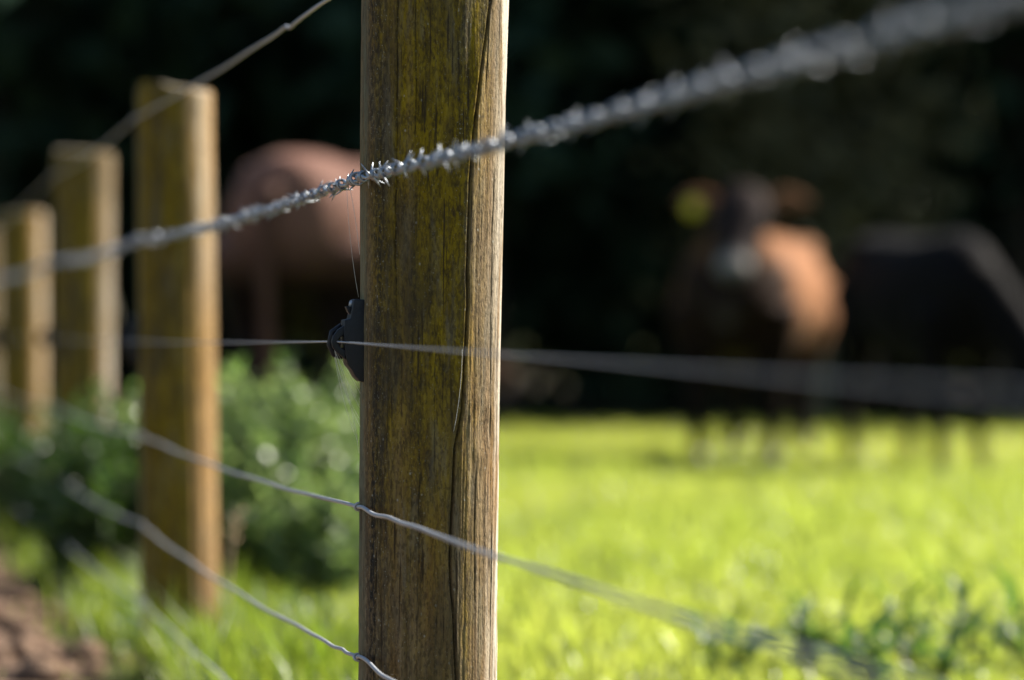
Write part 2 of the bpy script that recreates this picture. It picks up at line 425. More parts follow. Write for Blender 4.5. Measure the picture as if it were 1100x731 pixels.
# sparse seedlings on the soil
n = 900; y = r.uniform(6, 12.5, n); x = soil_edge(y) - np.abs(r.normal(0, .35, n))
k = vnoise(x * 4, y * 4, 0, 71) > .35; x, y = x[k], y[k]
o = blades('soil_seedlings', np.stack([x, y, soil_z(x, y) - .003], -1), r.uniform(.015, .05, len(x)), r.uniform(.004, .008, len(x)), M['verge'], .9, 9)
tag(o, 'sparse green seedlings sprouting on the bare soil', 'seedlings', kind='stuff')

# ------------------------------------------------------------------ fence posts
def post_geo(i, nang, nz, hi):
    X0, Y0, Hh, R0, lx, ly, seed = POSTS[i]
    rs = np.random.default_rng(seed)
    z = np.linspace(-.06, Hh, nz)
    if hi:   # denser towards the camera
        ph = np.concatenate([np.linspace(-105, 105, int(nang*.8), endpoint=False), np.linspace(105, 255, nang - int(nang*.8), endpoint=False)])
    else:
        ph = np.linspace(-180, 180, nang, endpoint=False)
    ph = np.radians(ph)
    P, Z = np.meshgrid(ph, z)
    cs, sn = np.cos(P), np.sin(P)
    taper = 1 + (.006 if i != 1 else .072) * (Z - .25) / .72 * (1 if i != 2 else -.5)
    rad = R0 * taper
    rad = rad + .0016 * fbm(cs * 1.4 + seed, sn * 1.4, Z * 2.2, seed, 3)
    # long flats and adze hollows
    rad = rad + .0012 * vnoise(cs * 3, sn * 3, Z * 5, seed + 5)
    fib = vnoise(cs * 24, sn * 24, Z * 5, seed + 7) * .00050 + vnoise(cs * 52, sn * 52, Z * 11, seed + 8) * .00034 + vnoise(cs * 40, sn * 40, Z * 60, seed + 9) * .00022
    rad = rad + fib
    cracks = []
    if i == 1:
        yy = np.array([-120, 0, 60, 100, 200, 330, 440, 480, 600, 731, 900, 1100.])
        dg = np.array([54, 50, 43, 38.5, 31.5, 31, 28, 22, 20, 27.5, 30, 31.])
        zz = CAM_H - (yy - HOR) / 1013.5
        cr = np.interp(Z, zz[::-1], dg[::-1]) + .7 * vnoise(Z * 22, 1.5, 0, 91) + .4 * vnoise(Z * 60, 2.5, 0, 92)
        cracks.append((cr, .0011, .0065, 1.0))
        hgt = np.interp(Z, [.25, .6, .8, 1.0], [.0004, .0007, .0010, .0012])
        pn = (cr - 8) / 2; hf = (cr + 8) / 2                       # a long flat left of the split
        flat = R0 * taper * np.cos(np.radians(hf)) / np.maximum(np.cos(np.radians(np.clip(np.degrees(P) - pn, -70, 70))), .2)
        kk = .0012
        dd = np.clip(.5 + .5 * (rad - flat) / kk, 0, 1)
        sm_ = rad * (1 - dd) + flat * dd - kk * dd * (1 - dd)
        rad = np.where(np.degrees(P) < cr, rad + .5 * (sm_ - rad), rad)
        s = (np.degrees(P) - cr) / 57.3 * R0
        rad = rad + hgt * np.exp(-np.abs(s) / .011)
        for (d0, amp, w, dp, za, zb) in ((-29, 3, .0006, .0022, .62, 1.1), (-14, 2.5, .0005, .0016, .80, 1.1), (-8, 2, .0004, .0010, .3, .55),
                                         (4, 2, .0004, .0010, .45, .66), (44, 1.5, .0006, .0022, .33, .48), (60, 2, .0006, .002, .5, .8), (47, 2, .0005, .002, .86, 1.02), (66, 2, .0006, .002, .2, .42), (-48, 2, .0006, .0015, .2, .6)):
            c2 = d0 + amp * vnoise(Z * 7, d0, 0, 93) + .6 * vnoise(Z * 40, d0, 0, 94)
            on = np.clip((Z - za) / .03, 0, 1) * np.clip((zb - Z) / .03, 0, 1)
            cracks.append((c2, w, dp, on))
        # knot on the sunlit side
        kz, kp = .515, math.radians(52)
        d = np.hypot((Z - kz) / .02, (P - kp) * R0 / .011)
        rad = rad - .0022 * np.exp(-d**2) + .0010 * np.exp(-((d - 1.5) / .5)**2)
    else:
        for q in range(5):
            d0 = rs.uniform(-90, 90)
            cracks.append((d0 + 3 * vnoise(Z * 5, d0, 0, seed + 20 + q), .0018, .004, np.clip(np.sin((Z + rs.random()) * 3), 0, 1)))
    crackmask = np.zeros_like(Z)
    for (c2, w, dp, on) in cracks:
        s = (np.degrees(P) - c2 + 180) % 360 - 180
        s = s / 57.3 * R0
        gq = np.exp(-(s / w) ** 2) * on
        rad = rad - dp * gq; crackmask = np.maximum(crackmask, gq)
    # chamfered, slightly ragged top
    topd = np.clip((Z - (Hh - .009)) / .009, 0, 1)
    rad = rad * (1 - .06 * topd ** 2)
    vx = rad * sn + lx * Z; vy = -rad * cs + ly * Z
    vz = Z + topd * (.006 * vnoise(vx * 25, vy * 25, 0, seed + 30) + vx * rs.uniform(-.12, .12))
    V = np.stack([vx, vy, vz], -1).reshape(-1, 3)
    na = len(ph); k = np.arange((nz-1) * na); rr = k // na; cc = k % na
    F = np.stack([rr*na+cc, rr*na+(cc+1) % na, (rr+1)*na+(cc+1) % na, (rr+1)*na+cc], -1)
    # moss / lichen / bare wood masks; sunlit strip painted in on the other posts
    D = np.degrees(P)
    st = fbm(P * 5, Z * 1.6, 0, seed + 40, 4)
    if i == 1:
        cr = cracks[0][0]
        left = 1 / (1 + np.exp((D - cr) / 1.2))
        zf = np.clip((Z - .22) / .35, .30, 1)
        algae = left * zf * (np.clip(.95 + .6 * st, 0, 1)) * np.clip((D + 66) / 22, .2, 1) + (1 - left) * np.clip(.22 + .7 * st, 0, .6) * np.clip((70 - D) / 18, 0, 1)
        grade = np.exp(-((D - 47) / 6.0) ** 2) * np.clip((Z - .78) / .15, 0, 1)
        algae = np.clip(algae + .5 * grade * np.clip(st + .4, 0, 1), 0, 1)
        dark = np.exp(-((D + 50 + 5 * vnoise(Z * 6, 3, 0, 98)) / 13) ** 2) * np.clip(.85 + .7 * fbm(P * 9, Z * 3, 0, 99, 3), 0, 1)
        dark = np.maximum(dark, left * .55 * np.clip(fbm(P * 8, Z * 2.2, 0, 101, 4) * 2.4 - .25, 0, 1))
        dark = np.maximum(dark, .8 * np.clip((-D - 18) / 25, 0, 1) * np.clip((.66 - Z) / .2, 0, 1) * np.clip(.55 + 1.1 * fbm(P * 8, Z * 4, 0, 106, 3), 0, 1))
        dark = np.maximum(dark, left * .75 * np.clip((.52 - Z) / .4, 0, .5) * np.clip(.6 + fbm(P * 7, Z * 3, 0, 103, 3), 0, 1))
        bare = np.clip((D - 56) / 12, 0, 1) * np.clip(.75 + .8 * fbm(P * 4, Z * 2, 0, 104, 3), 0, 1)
        bare = np.maximum(bare, np.clip((-D - 72) / 10, 0, 1) * .0)
    else:
        left = 1 / (1 + np.exp((D - (24 if i == 2 else 34)) / 3))  # real algae, but its edge paints where the sunlit strip starts
        algae = left * np.clip(1.1 + .5 * st, 0, 1) + (1 - left) * np.clip(.05 + .5 * st, 0, .4)
        dark = .5 * left * np.clip(fbm(P * 6, Z * 2, 0, seed + 50, 3) * 2.2 - .2, 0, 1)
        bare = np.clip((D - (24 if i == 2 else 44)) / 20, 0, 1) * np.clip(.55 + .8 * fbm(P * 3, Z * 2, 0, seed + 51, 3), 0, 1) * (1 if i != 2 else np.clip((Z - .55) / .3, .1, 1))  # pale wood on the sunlit side only, light painted into the colour
    dark = np.maximum(dark, crackmask * .9)
    colr = np.stack([algae, dark, bare * (1 - crackmask), np.ones_like(dark)], -1).reshape(-1, 4)
    me = np_mesh('post_shaft', V, F, np.full(len(F), 4))
    ca = me.color_attributes.new('mask', 'FLOAT_COLOR', 'POINT'); ca.data.foreach_set('color', np.clip(colr, 0, 1).astype(np.float32).ravel())
    fm = np.clip((-D - 60) / 10, 0, 1) * np.clip(.8 + .8 * st, 0, 1)
    fa = me.attributes.new('film', 'FLOAT', 'POINT'); fa.data.foreach_set('value', fm.astype(np.float32).ravel())
    top = V.reshape(nz, na, 3)[-1]
    # top disc as its own part: rings towards the centre
    rings = []; nr = 6; c0 = top.mean(0)
    for q in range(nr):
        f_ = 1 - q / nr
        rg = c0 + (top - c0) * f_; rg[:, 2] += .0015 * (1 - f_) + .002 * vnoise(rg[:, 0] * 90, rg[:, 1] * 90, 0, seed + 60) * (q > 0) + (.0005 if q else 0)
        rings.append(rg)
    TV = np.concatenate(rings + [c0[None] + [0, 0, .002]])
    k = np.arange((nr-1) * na); rr = k // na; cc = k % na
    q4 = np.stack([rr*na+cc, rr*na+(cc+1) % na, (rr+1)*na+(cc+1) % na, (rr+1)*na+cc], -1)
    t3 = np.stack([(nr-1)*na + np.arange(na), (nr-1)*na + (np.arange(na)+1) % na, np.full(na, nr*na)], -1)
    tm = np_mesh('end_grain', TV, np.concatenate([q4.ravel(), t3.ravel()]), np.concatenate([np.full(len(q4), 4), np.full(len(t3), 3)]))
    return me, tm

POST_LABELS = [
    'round timber fence post nearest the camera, outside the right edge of the photo',
    'large sharp cracked timber post with olive algae in the foreground',
    'blurred timber post next behind the sharp foreground post',
    'third blurred timber post, shorter in the picture, left of the orange-lit post',
    'fourth, small blurred post near the left edge of the photo',
    'farthest post, a thin sliver cut by the left edge of the photo']
post_roots = []
for i, (X0, Y0, Hh, R0, lx, ly, seed) in enumerate(POSTS):
    root = empty('fence_post', (X0, Y0, 0))
    tag(root, POST_LABELS[i], 'fence post', 'timber posts of the wire fence')
    hi = i == 1
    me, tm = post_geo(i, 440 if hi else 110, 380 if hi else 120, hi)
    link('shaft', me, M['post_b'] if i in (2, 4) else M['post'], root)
    link('end_grain', tm, M['endgrain'], root)
    post_roots.append(root)

def post_r(i, z):
    return POSTS[i][3] * (1 + (.006 if i != 1 else .072) * (z - .25) / .72 * (1 if i != 2 else -.5))
def attach(i, z, off):
    X0, Y0, Hh, R0, lx, ly, s = POSTS[i]
    return Vector((X0 + lx * z, Y0 + ly * z, z)) + FN * (post_r(i, z) + off)

# ------------------------------------------------------------------ wires
def wire_path(zs, off, sag, wob=0.0, kink=None, step=.02, seed=0):
    """polyline through the attachment points of all posts (near to far)"""
    rr = random.Random(seed); pts = []
    A = [attach(i, z, off) for i, z in enumerate(zs)]
    for i in range(len(A) - 1):
        a, b = A[i], A[i+1]; L = (b - a).length; n = int(L / step)
        ph = rr.uniform(0, 6)
        for k in range(n + (1 if i == len(A) - 2 else 0)):
            t = k / n; p = a.lerp(b, t)
            p.z -= sag[i] * 4 * t * (1 - t)
            d = min(t, 1 - t) * L
            w = wob * math.exp(-d / .16) * math.sin(d * (27 + 9 * math.sin(i * 3 + seed))) * (1 if t > .5 else .45) + wob * .25 * math.sin(t * L * 9 + ph)
            p.z += w; p += FN * (wob * .35 * math.sin(d * 27 + ph) * math.exp(-d / .3) + .0)
            if kink and kink[0] == i:
                e = (t * L - kink[1]) / .02
                p.z += kink[2] * math.tanh(e) * math.exp(-abs(e) * .35)
            pts.append(p)
    return pts

WZ = {'top': (.992, .992, .996, .99, .935, .94), 'barb': (.786, .780, .778, .785, .775, .77), 'electric': (.587, .608, .600, .602, .598, .6),
      'third': (.436, .4335, .437, .440, .436, .435), 'fourth': (.276, .2745, .278, .28, .276, .275), 'low': (.14, .140, .142, .14, .14, .14)}
GR = 'wires of the fence'
def plain_wire(key, rad, off, sag, wob, label, mat, kink=None, seed=0, n=10):
    m = MB(); m.tube(wire_path(WZ[key], off, sag, wob, kink, .016, seed), rad, n)
    o = m.build('fence_wire', mat); tag(o, label, 'wire', GR)
    return o
plain_wire('top', .0021, .0026, (.004, .006, .012, .01, .01), .0025, 'plain grey wire running to the post tops, topmost of the fence', M['wire'], (1, .62, .0045), 1)
plain_wire('third', .0022, .0027, (.006, .010, .010, .01, .01), .0026, 'plain galvanised wire stapled at lower mid post, below the thin electric wire', M['wire'], None, 2)
plain_wire('fourth', .0021, .0026, (.006, .012, .012, .01, .01), .0042, 'kinked galvanised wire meeting the sharp post at the bottom of the photo', M['wire'], (1, .10, .003), 3)
plain_wire('low', .0020, .0025, (.008, .010, .01, .01, .01), .004, 'lowest plain wire, blurred just above the grass at lower left', M['wire'], None, 4)
plain_wire('electric', .00095, .027, (.0, .0015, .002, .002, .002), 0.0, 'thin pale electric fence wire held by the black insulator', M['poly'], None, 5, 8)

# barbed wire: two twisted strands + barbs
bw = empty('barbed_wire', attach(1, .78, .006)); tag(bw, 'twisted barbed wire with spiky barbs crossing the sharp post', 'barbed wire', GR)
inv = -Vector(bw.location)
path = wire_path(WZ['barb'], .0055, (.006, .010, .012, .012, .012), .0015, None, .005, 6)
acc = [0.0]
for k in range(1, len(path)): acc.append(acc[-1] + (path[k] - path[k-1]).length)
for s in (0, 1):
    pts = []
    for k, p in enumerate(path):
        a = 2 * math.pi * acc[k] / .085 + math.pi * s
        pts.append(p + inv + (FN * math.cos(a) + Vector((0, 0, 1)) * math.sin(a)) * .0025)
    m = MB(); m.tube(pts, .0018, 8); m.build('strand', M['barb'], bw)
def barb_mesh(seed):
    rr = random.Random(seed); m = MB()
    def coil(x0, turns, out0, out1, sgn):
        pts = []; n = int(turns * 12); R = .0052
        for k in range(n + 1):
            a = out0 + sgn * 2 * math.pi * turns * k / n
            pts.append(Vector((x0 + .0032 * turns * (k / n), math.cos(a) * R, math.sin(a) * R)))
        def ext(p, a, s):   # tangent spike
            tdir = Vector((rr.uniform(-.45, .45), -math.sin(a) * s, math.cos(a) * s)) + Vector((0, math.cos(a), math.sin(a))) * rr.uniform(.15, .5)
            return p + tdir.normalized() * rr.uniform(.008, .0125)
        a0, a1 = out0, out0 + sgn * 2 * math.pi * turns
        p0 = ext(pts[0], a0, -sgn); p1 = ext(pts[-1], a1, sgn)
        pts = [p0, p0.lerp(pts[0], .5)] + pts + [pts[-1].lerp(p1, .5), p1]
        rad = [.0003, .0010] + [.0014] * (n + 1) + [.0010, .0003]
        m.tube(pts, rad, 6)
    coil(-.006, 2.2, rr.uniform(0, 6), 0, 1)
    coil(.001, 2.2, rr.uniform(0, 6), 0, -1)
    return m.mesh('barb')
BM = [barb_mesh(100 + q) for q in range(7)]
for b in BM: b.materials.append(M['barb'])
nb = 0; s = .04; rr = random.Random(5)
frame0 = Matrix((FT, Vector((0, 0, 1)).cross(FT), Vector((0, 0, 1)))).transposed()
while s < acc[-1]:
    k = min(range(0, len(acc), 1), key=lambda q: abs(acc[q] - s)) if nb < 0 else int(np.searchsorted(acc, s))
    o = link('barb', BM[nb % 7], None, bw)
    o.matrix_local = Matrix.Translation(path[min(k, len(path)-1)] + inv) @ frame0.to_4x4() @ Matrix.Rotation(rr.uniform(0, 6.28), 4, 'X')
    s += .074 + rr.uniform(-.012, .014); nb += 1

# staples (parts of their post)
def staple_mesh(rw):
    m = MB(); R = rw + .0016
    pts = [Vector((-.02, 0, R))] + [Vector((-.001 + math.cos(a) * R * 1.15, 0, math.sin(a) * R)) for a in np.linspace(math.pi/2, -math.pi/2, 9)] + [Vector((-.02, 0, -R))]
    m.tube(pts, .0015, 8); me = m.mesh('staple'); me.materials.append(M['wire']); return me
SM = {'p': staple_mesh(.0022), 'b': staple_mesh(.005)}
for i in range(len(POSTS)):
    for key, off in (('top', .0026), ('third', .0027), ('fourth', .0026), ('low', .0025), ('barb', .0055)):
        p = attach(i, WZ[key][i], off) - Vector(POSTS[i][:2] + (0,))
        o = link('staple', SM['b' if key == 'barb' else 'p'], None, post_roots[i])
        fr = Matrix((FN, FT, Vector((0, 0, 1)))).transposed()
        o.matrix_local = Matrix.Translation(p) @ fr.to_4x4() @ Matrix.Rotation(rr.uniform(-.5, .5), 4, 'X')

# ------------------------------------------------------------------ insulators
INS = {}
def insulator(i, label):
    z = WZ['electric'][i]
    p = attach(i, z, 0)
    root = empty('wire_insulator', p)
    tag(root, label, 'insulator', 'black insulators on the posts')
    if not INS:
        fr = lambda a, t_, zz: FN * a + FT * t_ + Vector((0, 0, zz))
        m = MB(); m.prism([(-.004, .044), (.009, .045), (.0105, .041), (.0115, .033), (.0135, .024), (.0195, .023), (.0205, .010), (.019, -.012), (.0165, -.024), (.0115, -.030), (.008, -.037), (.003, -.042), (-.004, -.043)], -.015, .015, fr)
        INS['base'] = m.mesh('base', True, .0012)
        m = MB(); m.prism([(.012, .028), (.0145, .031), (.017, .037), (.0135, .037), (.010, .036)], -.006, .006, fr)
        INS['top_lug'] = m.mesh('top_lug', True, .0008)
        m = MB()
        hook = [(.018, .018), (.026, .013), (.0315, .006), (.033, .0), (.032, -.006), (.027, -.012), (.018, -.019), (.018, -.009), (.0245, -.0055), (.0265, -.001), (.0245, .004), (.018, .009)]
        m.prism(hook, -.013, -.005, fr); INS['claw'] = m.mesh('claw', True, .0010)
        m = MB(); m.prism([(a, -b) for a, b in hook][::-1], .005, .013, fr); INS['claw2'] = m.mesh('claw', True, .0010)
        m = MB(); m.tube([fr(.004, -.0, .0385), fr(.0125, 0, .0405)], .0032, 10); INS['nail'] = m.mesh('nail')
        m = MB(); m.tube([fr(.020, 0, -.016), fr(.029, 0, -.0135), fr(.034, 0, -.003), fr(.031, 0, .010), fr(.021, 0, .017)], [.003, .0032, .003, .003, .003], 8); INS['wire_guard'] = m.mesh('wire_guard')
        for k, me in INS.items(): me.materials.append(M['wire'] if k == 'nail' else M['plastic'])
    for k, nm in (('base', 'base'), ('top_lug', 'top_lug'), ('claw', 'claw'), ('claw2', 'claw'), ('nail', 'nail'), ('wire_guard', 'wire_guard')):
        link(nm, INS[k], None, root)
    return root
insulator(1, 'black plastic wire insulator clipped on the sharp foreground post')
insulator(2, 'blurred black insulator on the orange-lit post behind the sharp one')
insulator(3, 'blurred black insulator on the third post from the sharp one')
insulator(4, 'small blurred black insulator on the fourth post near the left edge')
insulator(0, 'black insulator on the post outside the right edge of the photo')

# cobweb strands
cw = empty('cobweb', attach(1, .59, .02)); tag(cw, 'fine pale cobweb threads hanging from the insulator of the sharp post', 'cobweb')
def silk(a, b, sagv, r=.00022):
    a = Vector(a); b = Vector(b); m = MB(); pts = []
    for k in range(13):
        t_ = k / 12; p = a.lerp(b, t_); p += Vector((sagv * 4 * t_ * (1-t_), 0, -abs(sagv) * 2 * t_ * (1-t_))); pts.append(p - cw.location)
    m.tube(pts, r, 5); m.build('thread', M['silk'], cw)
ins = attach(1, .608, .03)
for k in range(6):
    silk(ins + FT * random.uniform(-.01, .01) + Vector((0, 0, -.006)), attach(1, .55 - .012 * k, random.uniform(-.002, .004)), random.uniform(-.004, .004), .00018)
silk(attach(1, .771, .013), attach(1, .70, .002), .001)
silk(attach(1, .768, .016), attach(1, .655, .003), -.002, .00018)
fz = lambda deg, z, off: Vector((POSTS[1][0] + POSTS[1][4] * z + math.sin(math.radians(deg)) * (post_r(1, z) + off), POSTS[1][1] - math.cos(math.radians(deg)) * (post_r(1, z) + off), z))
silk(fz(27, .60, .001), fz(20.5, .514, .0012), .002, .00014)

# ------------------------------------------------------------------ leafy things
def leaf_cloud(P, Dn, L, Wd, seed=0, fold=.18):
    """diamond leaves with a folded midrib: P base points, Dn unit directions"""
    r = np.random.default_rng(seed); n = len(P)
    up = r.normal(0, 1, (n, 3)); up[:, 2] += .9
    side = np.cross(Dn, up); side /= np.linalg.norm(side, axis=1)[:, None] + 1e-9
    nrm = np.cross(side, Dn)
    V = np.zeros((n, 6, 3))
    V[:, 0] = P
    for k, (a, w) in enumerate(((.35, .5), (.7, .38))):
        mid = P + Dn * (L * a)[:, None] - nrm * (L * .10 * a * a)[:, None]
        V[:, 1 + k*2] = mid + side * (Wd * w)[:, None] + nrm * (Wd * fold)[:, None]
        V[:, 2 + k*2] = mid - side * (Wd * w)[:, None] + nrm * (Wd * fold)[:, None]
    V[:, 5] = P + Dn * L[:, None] - nrm * (L * .2)[:, None]
    b = np.arange(n)[:, None] * 6
    F = np.concatenate([b + [0, 2, 1], b + [1, 2, 4, 3], b + [3, 4, 5]], 1)
    return V.reshape(-1, 3), F.ravel(), np.tile([3, 4, 3], n)
def leaf_obj(name, P, Dn, L, Wd, mat, parent, seed=0, tint=None):
    V, F, T = leaf_cloud(P, Dn, L, Wd, seed)
    me = np_mesh(name, V, F, T, False)
    r = np.random.default_rng(seed + 1); n = len(P)
    tv = r.random(n) if tint is None else tint
    at = me.attributes.new('tint', 'FLOAT', 'POINT'); at.data.foreach_set('value', np.repeat(np.clip(tv, 0, 1), 6).astype(np.float32))
    return link(name, me, mat, parent)

def bush(name, loc, rx, ry, h, nshoot, nleaf, leafL, label, seed, mat='bush'):
    root = empty(name, loc); r = np.random.default_rng(seed)
    tag(root, label, 'bush', 'leafy bushes along the fence')
    P = []; Dv = []; m = MB()
    for k in range(nshoot):
        a = r.uniform(0, 2*np.pi); q = np.sqrt(r.random())
        bx, by = rx * q * .75 * np.cos(a), ry * q * .75 * np.sin(a)
        hh = h * (1 - .35 * q * q) * r.uniform(.65, 1.08)
        tx, ty = bx + rx * .35 * np.cos(a) * q + r.normal(0, .03), by + ry * .35 * np.sin(a) * q + r.normal(0, .03)
        b0 = np.array([bx * .5, by * .5, 0.]); b1 = np.array([bx, by, hh * .55]); b2 = np.array([tx, ty, hh])
        if k % 2 == 0: m.tube([tuple(b0), tuple(b1), tuple(b2)], [.004, .003, .0012], 5)
        tt = np.linspace(.12, 1, nleaf) + r.normal(0, .02, nleaf)
        tt = np.clip(tt, .08, 1.0)[:, None]
        pp = (1-tt)**2 * b0 + 2 * tt * (1-tt) * b1 + tt**2 * b2
        az = np.arange(nleaf) * 2.4 + r.uniform(0, 6)
        el = r.uniform(.1, 1.25, nleaf)
        P.append(pp); Dv.append(np.stack([np.cos(az) * np.cos(el), np.sin(az) * np.cos(el), np.sin(el)], -1))
    P = np.concatenate(P); Dv = np.concatenate(Dv); n = len(P)
    f = leaf_obj('foliage', P, Dv, leafL * r.uniform(.6, 1.25, n), leafL * r.uniform(.24, .42, n), M[mat], root, seed)
    f['kind'] = 'stuff'
    m.build('stems', M['stem'], root)
    return root
bush('leafy_bush', pix(312, 640, 9.0), .29, .30, .55, 120, 34, .052, 'bright green leafy bush right beside the sharp foreground post', 201)
bush('leafy_bush', pix(215, 640, 9.3), .25, .28, .56, 95, 30, .05, 'leafy green bush behind the orange-lit second post', 202)
bush('leafy_bush', pix(352, 655, 8.45), .15, .16, .33, 60, 22, .05, 'low bright green bush in front, touching the lower left edge of the sharp post', 206)
bush('leafy_bush', pix(108, 642, 8.9), .155, .24, .46, 105, 28, .048, 'shaded dark green bush between the second and third posts', 203, 'bush_shade')
bush('leafy_bush', pix(48, 590, 10.9), .20, .28, .44, 80, 26, .05, 'shade-darkened green bush at the foot of the third post', 205, 'bush_shade')
bush('leafy_bush', pix(2, 560, 12.6), .24, .35, .44, 70, 26, .05, 'dim green bush at the left edge among the far posts', 204, 'bush_shade')

# small broad weeds: each leaf is a part
def weed_leaf_mesh(seed, L, wf):
    r = random.Random(seed); n = 6; V = []; F = []
    for k in range(n + 1):
        t_ = k / n; w = wf * L * math.sin(math.pi * min(1, t_ ** .8 * .97 + .03)) * .5 + .0006
        z = .22 * L * t_ - .42 * L * t_ * t_ + .006 * math.sin(9 * t_ + seed)
        for s_, zz in ((-1, .25 * w), (0, -.0), (1, .25 * w)): V.append((L * t_, s_ * w, z + zz))
    for k in range(n):
        for q in (0, 1): a = k * 3 + q; F.append((a, a+1, a+4, a+3))
    me = bpy.data.meshes.new('leaf'); me.from_pydata(V, [], F); me.polygons.foreach_set('use_smooth', [True] * len(F)); me.update()
    at = me.attributes.new('tint', 'FLOAT', 'POINT'); at.data.foreach_set('value', [r.random()] * len(V))
    me.materials.append(M['weed']); return me
WL = [weed_leaf_mesh(300 + q, .075 + .012 * q, .17 + .025 * (q % 3)) for q in range(6)]
def weed(loc, h, nst, label, seed, spread=.5, group='broad-leaved weeds in the pasture'):
    r = random.Random(seed); root = empty('broadleaf_weed', loc); tag(root, label, 'weed', group)
    for s_ in range(nst):
        a = r.uniform(0, 6.28); ln = h * r.uniform(.65, 1.1); tilt = r.uniform(.15, 1) * spread
        top = Vector((math.cos(a) * ln * tilt, math.sin(a) * ln * tilt, ln)); mid = Vector((top.x * .35, top.y * .35, ln * .55))
        m = MB(); m.tube([(0, 0, -.01), mid, top], [.0035, .0025, .001], 6); m.build('stem', M['stem'], root)
        nl = r.randint(6, 9)
        for k in range(nl):
            t_ = .2 + .8 * (k + r.random() * .5) / nl; t_ = min(t_, 1)
            p = mid * (2 * t_ * (1 - t_)) + top * t_ * t_
            az = k * 2.4 + a; el = r.uniform(.05, 1.0) if k < nl - 1 else 1.2
            sc = r.uniform(.6, 1.05) * (1.1 - .35 * t_)
            o = link('leaf', r.choice(WL), None, root)
            o.matrix_local = Matrix.Translation(p) @ Matrix.Rotation(az, 4, 'Z') @ Matrix.Rotation(-el, 4, 'Y') @ Matrix.Rotation(r.uniform(-.6, .6), 4, 'X') @ Matrix.Scale(sc, 4)
    return root
GW = lambda px, Y: Vector(((px - 550) / FPX * Y, Y, 0))
weed(GW(790, 6.70), .10, 4, 'leafy weed leftmost of the clump at lower right, where the blurred wire ends', 401, .9)
weed(GW(868, 6.85), .135, 5, 'leafy weed with upright shoots at the middle of the lower right clump', 402, .6)
weed(GW(930, 6.45), .11, 4, 'low leafy weed in front of the others at lower right', 409, .9)
weed(GW(975, 6.75), .140, 5, 'tall leafy weed right of middle in the lower right clump', 403, .6)
weed(GW(1020, 6.40), .11, 4, 'leafy weed in front, nearest the bottom right corner', 410, .9)
weed(GW(1050, 6.95), .14, 5, 'green leafy weed near the right edge in the lower right clump', 404, .7)
weed(GW(1105, 6.65), .135, 4, 'green leafy weed cut by the right edge at the bottom', 405, .8)
weed(GW(325, 7.05), .12, 4, 'bright broad-leaved weed at the bottom left of the sharp post', 406, .9)
weed(GW(262, 7.25), .10, 3, 'low green weed in the verge at the foot of the second post', 407, .9)
weed(GW(150, 7.3), .08, 3, 'low green weed at the edge of the bare soil', 408, .9)
# dry stalk by the fence
m = MB(); b = GW(240, 6.6); m.tube([b, b + Vector((.005, 0, .12)), b + Vector((.012, .01, .24)), b + Vector((.022, .01, .31))], [.0035, .003, .0024, .001], 6)
for k in range(5):
    p = b + Vector((.014 + .002 * k, .01, .25 + .012 * k)); m.tube([p, p + Vector((.012 * (-1) ** k, .004, .014))], [.0018, .003], 5)
o = m.build('dry_stalk', M['dry']); tag(o, 'thin dry brown stalk standing in the verge grass below the wires', 'stalk')

# ------------------------------------------------------------------ cattle
def coat_mat(name, rough=.68):
    t = NT(name); a = t.n.new('ShaderNodeAttribute'); a.attribute_name = 'coat'
    f = t.noise((60, 60, 60), 5, .6)
    c = t.mix(t.math('MULTIPLY', f, .5), a.outputs['Color'], (.006, .004, .004))
    b = t.bump(t.noise((220, 220, 220), 3), .5, .004)
    t.fin(c, rough, b, spec=.06)
    t.b.inputs['Sheen Weight'].default_value = .03; t.b.inputs['Sheen Roughness'].default_value = .4
    return t.m
M['coat'] = coat_mat('cattle_coat')
t = NT('hoof_horn'); M['hoof'] = t.fin((.03, .026, .022), .5)
t = NT('eye_wet'); M['eye'] = t.fin((.006, .005, .005), .08)
t = NT('yellow_tag_plastic'); M['tag'] = t.fin((.75, .62, .03), .4)

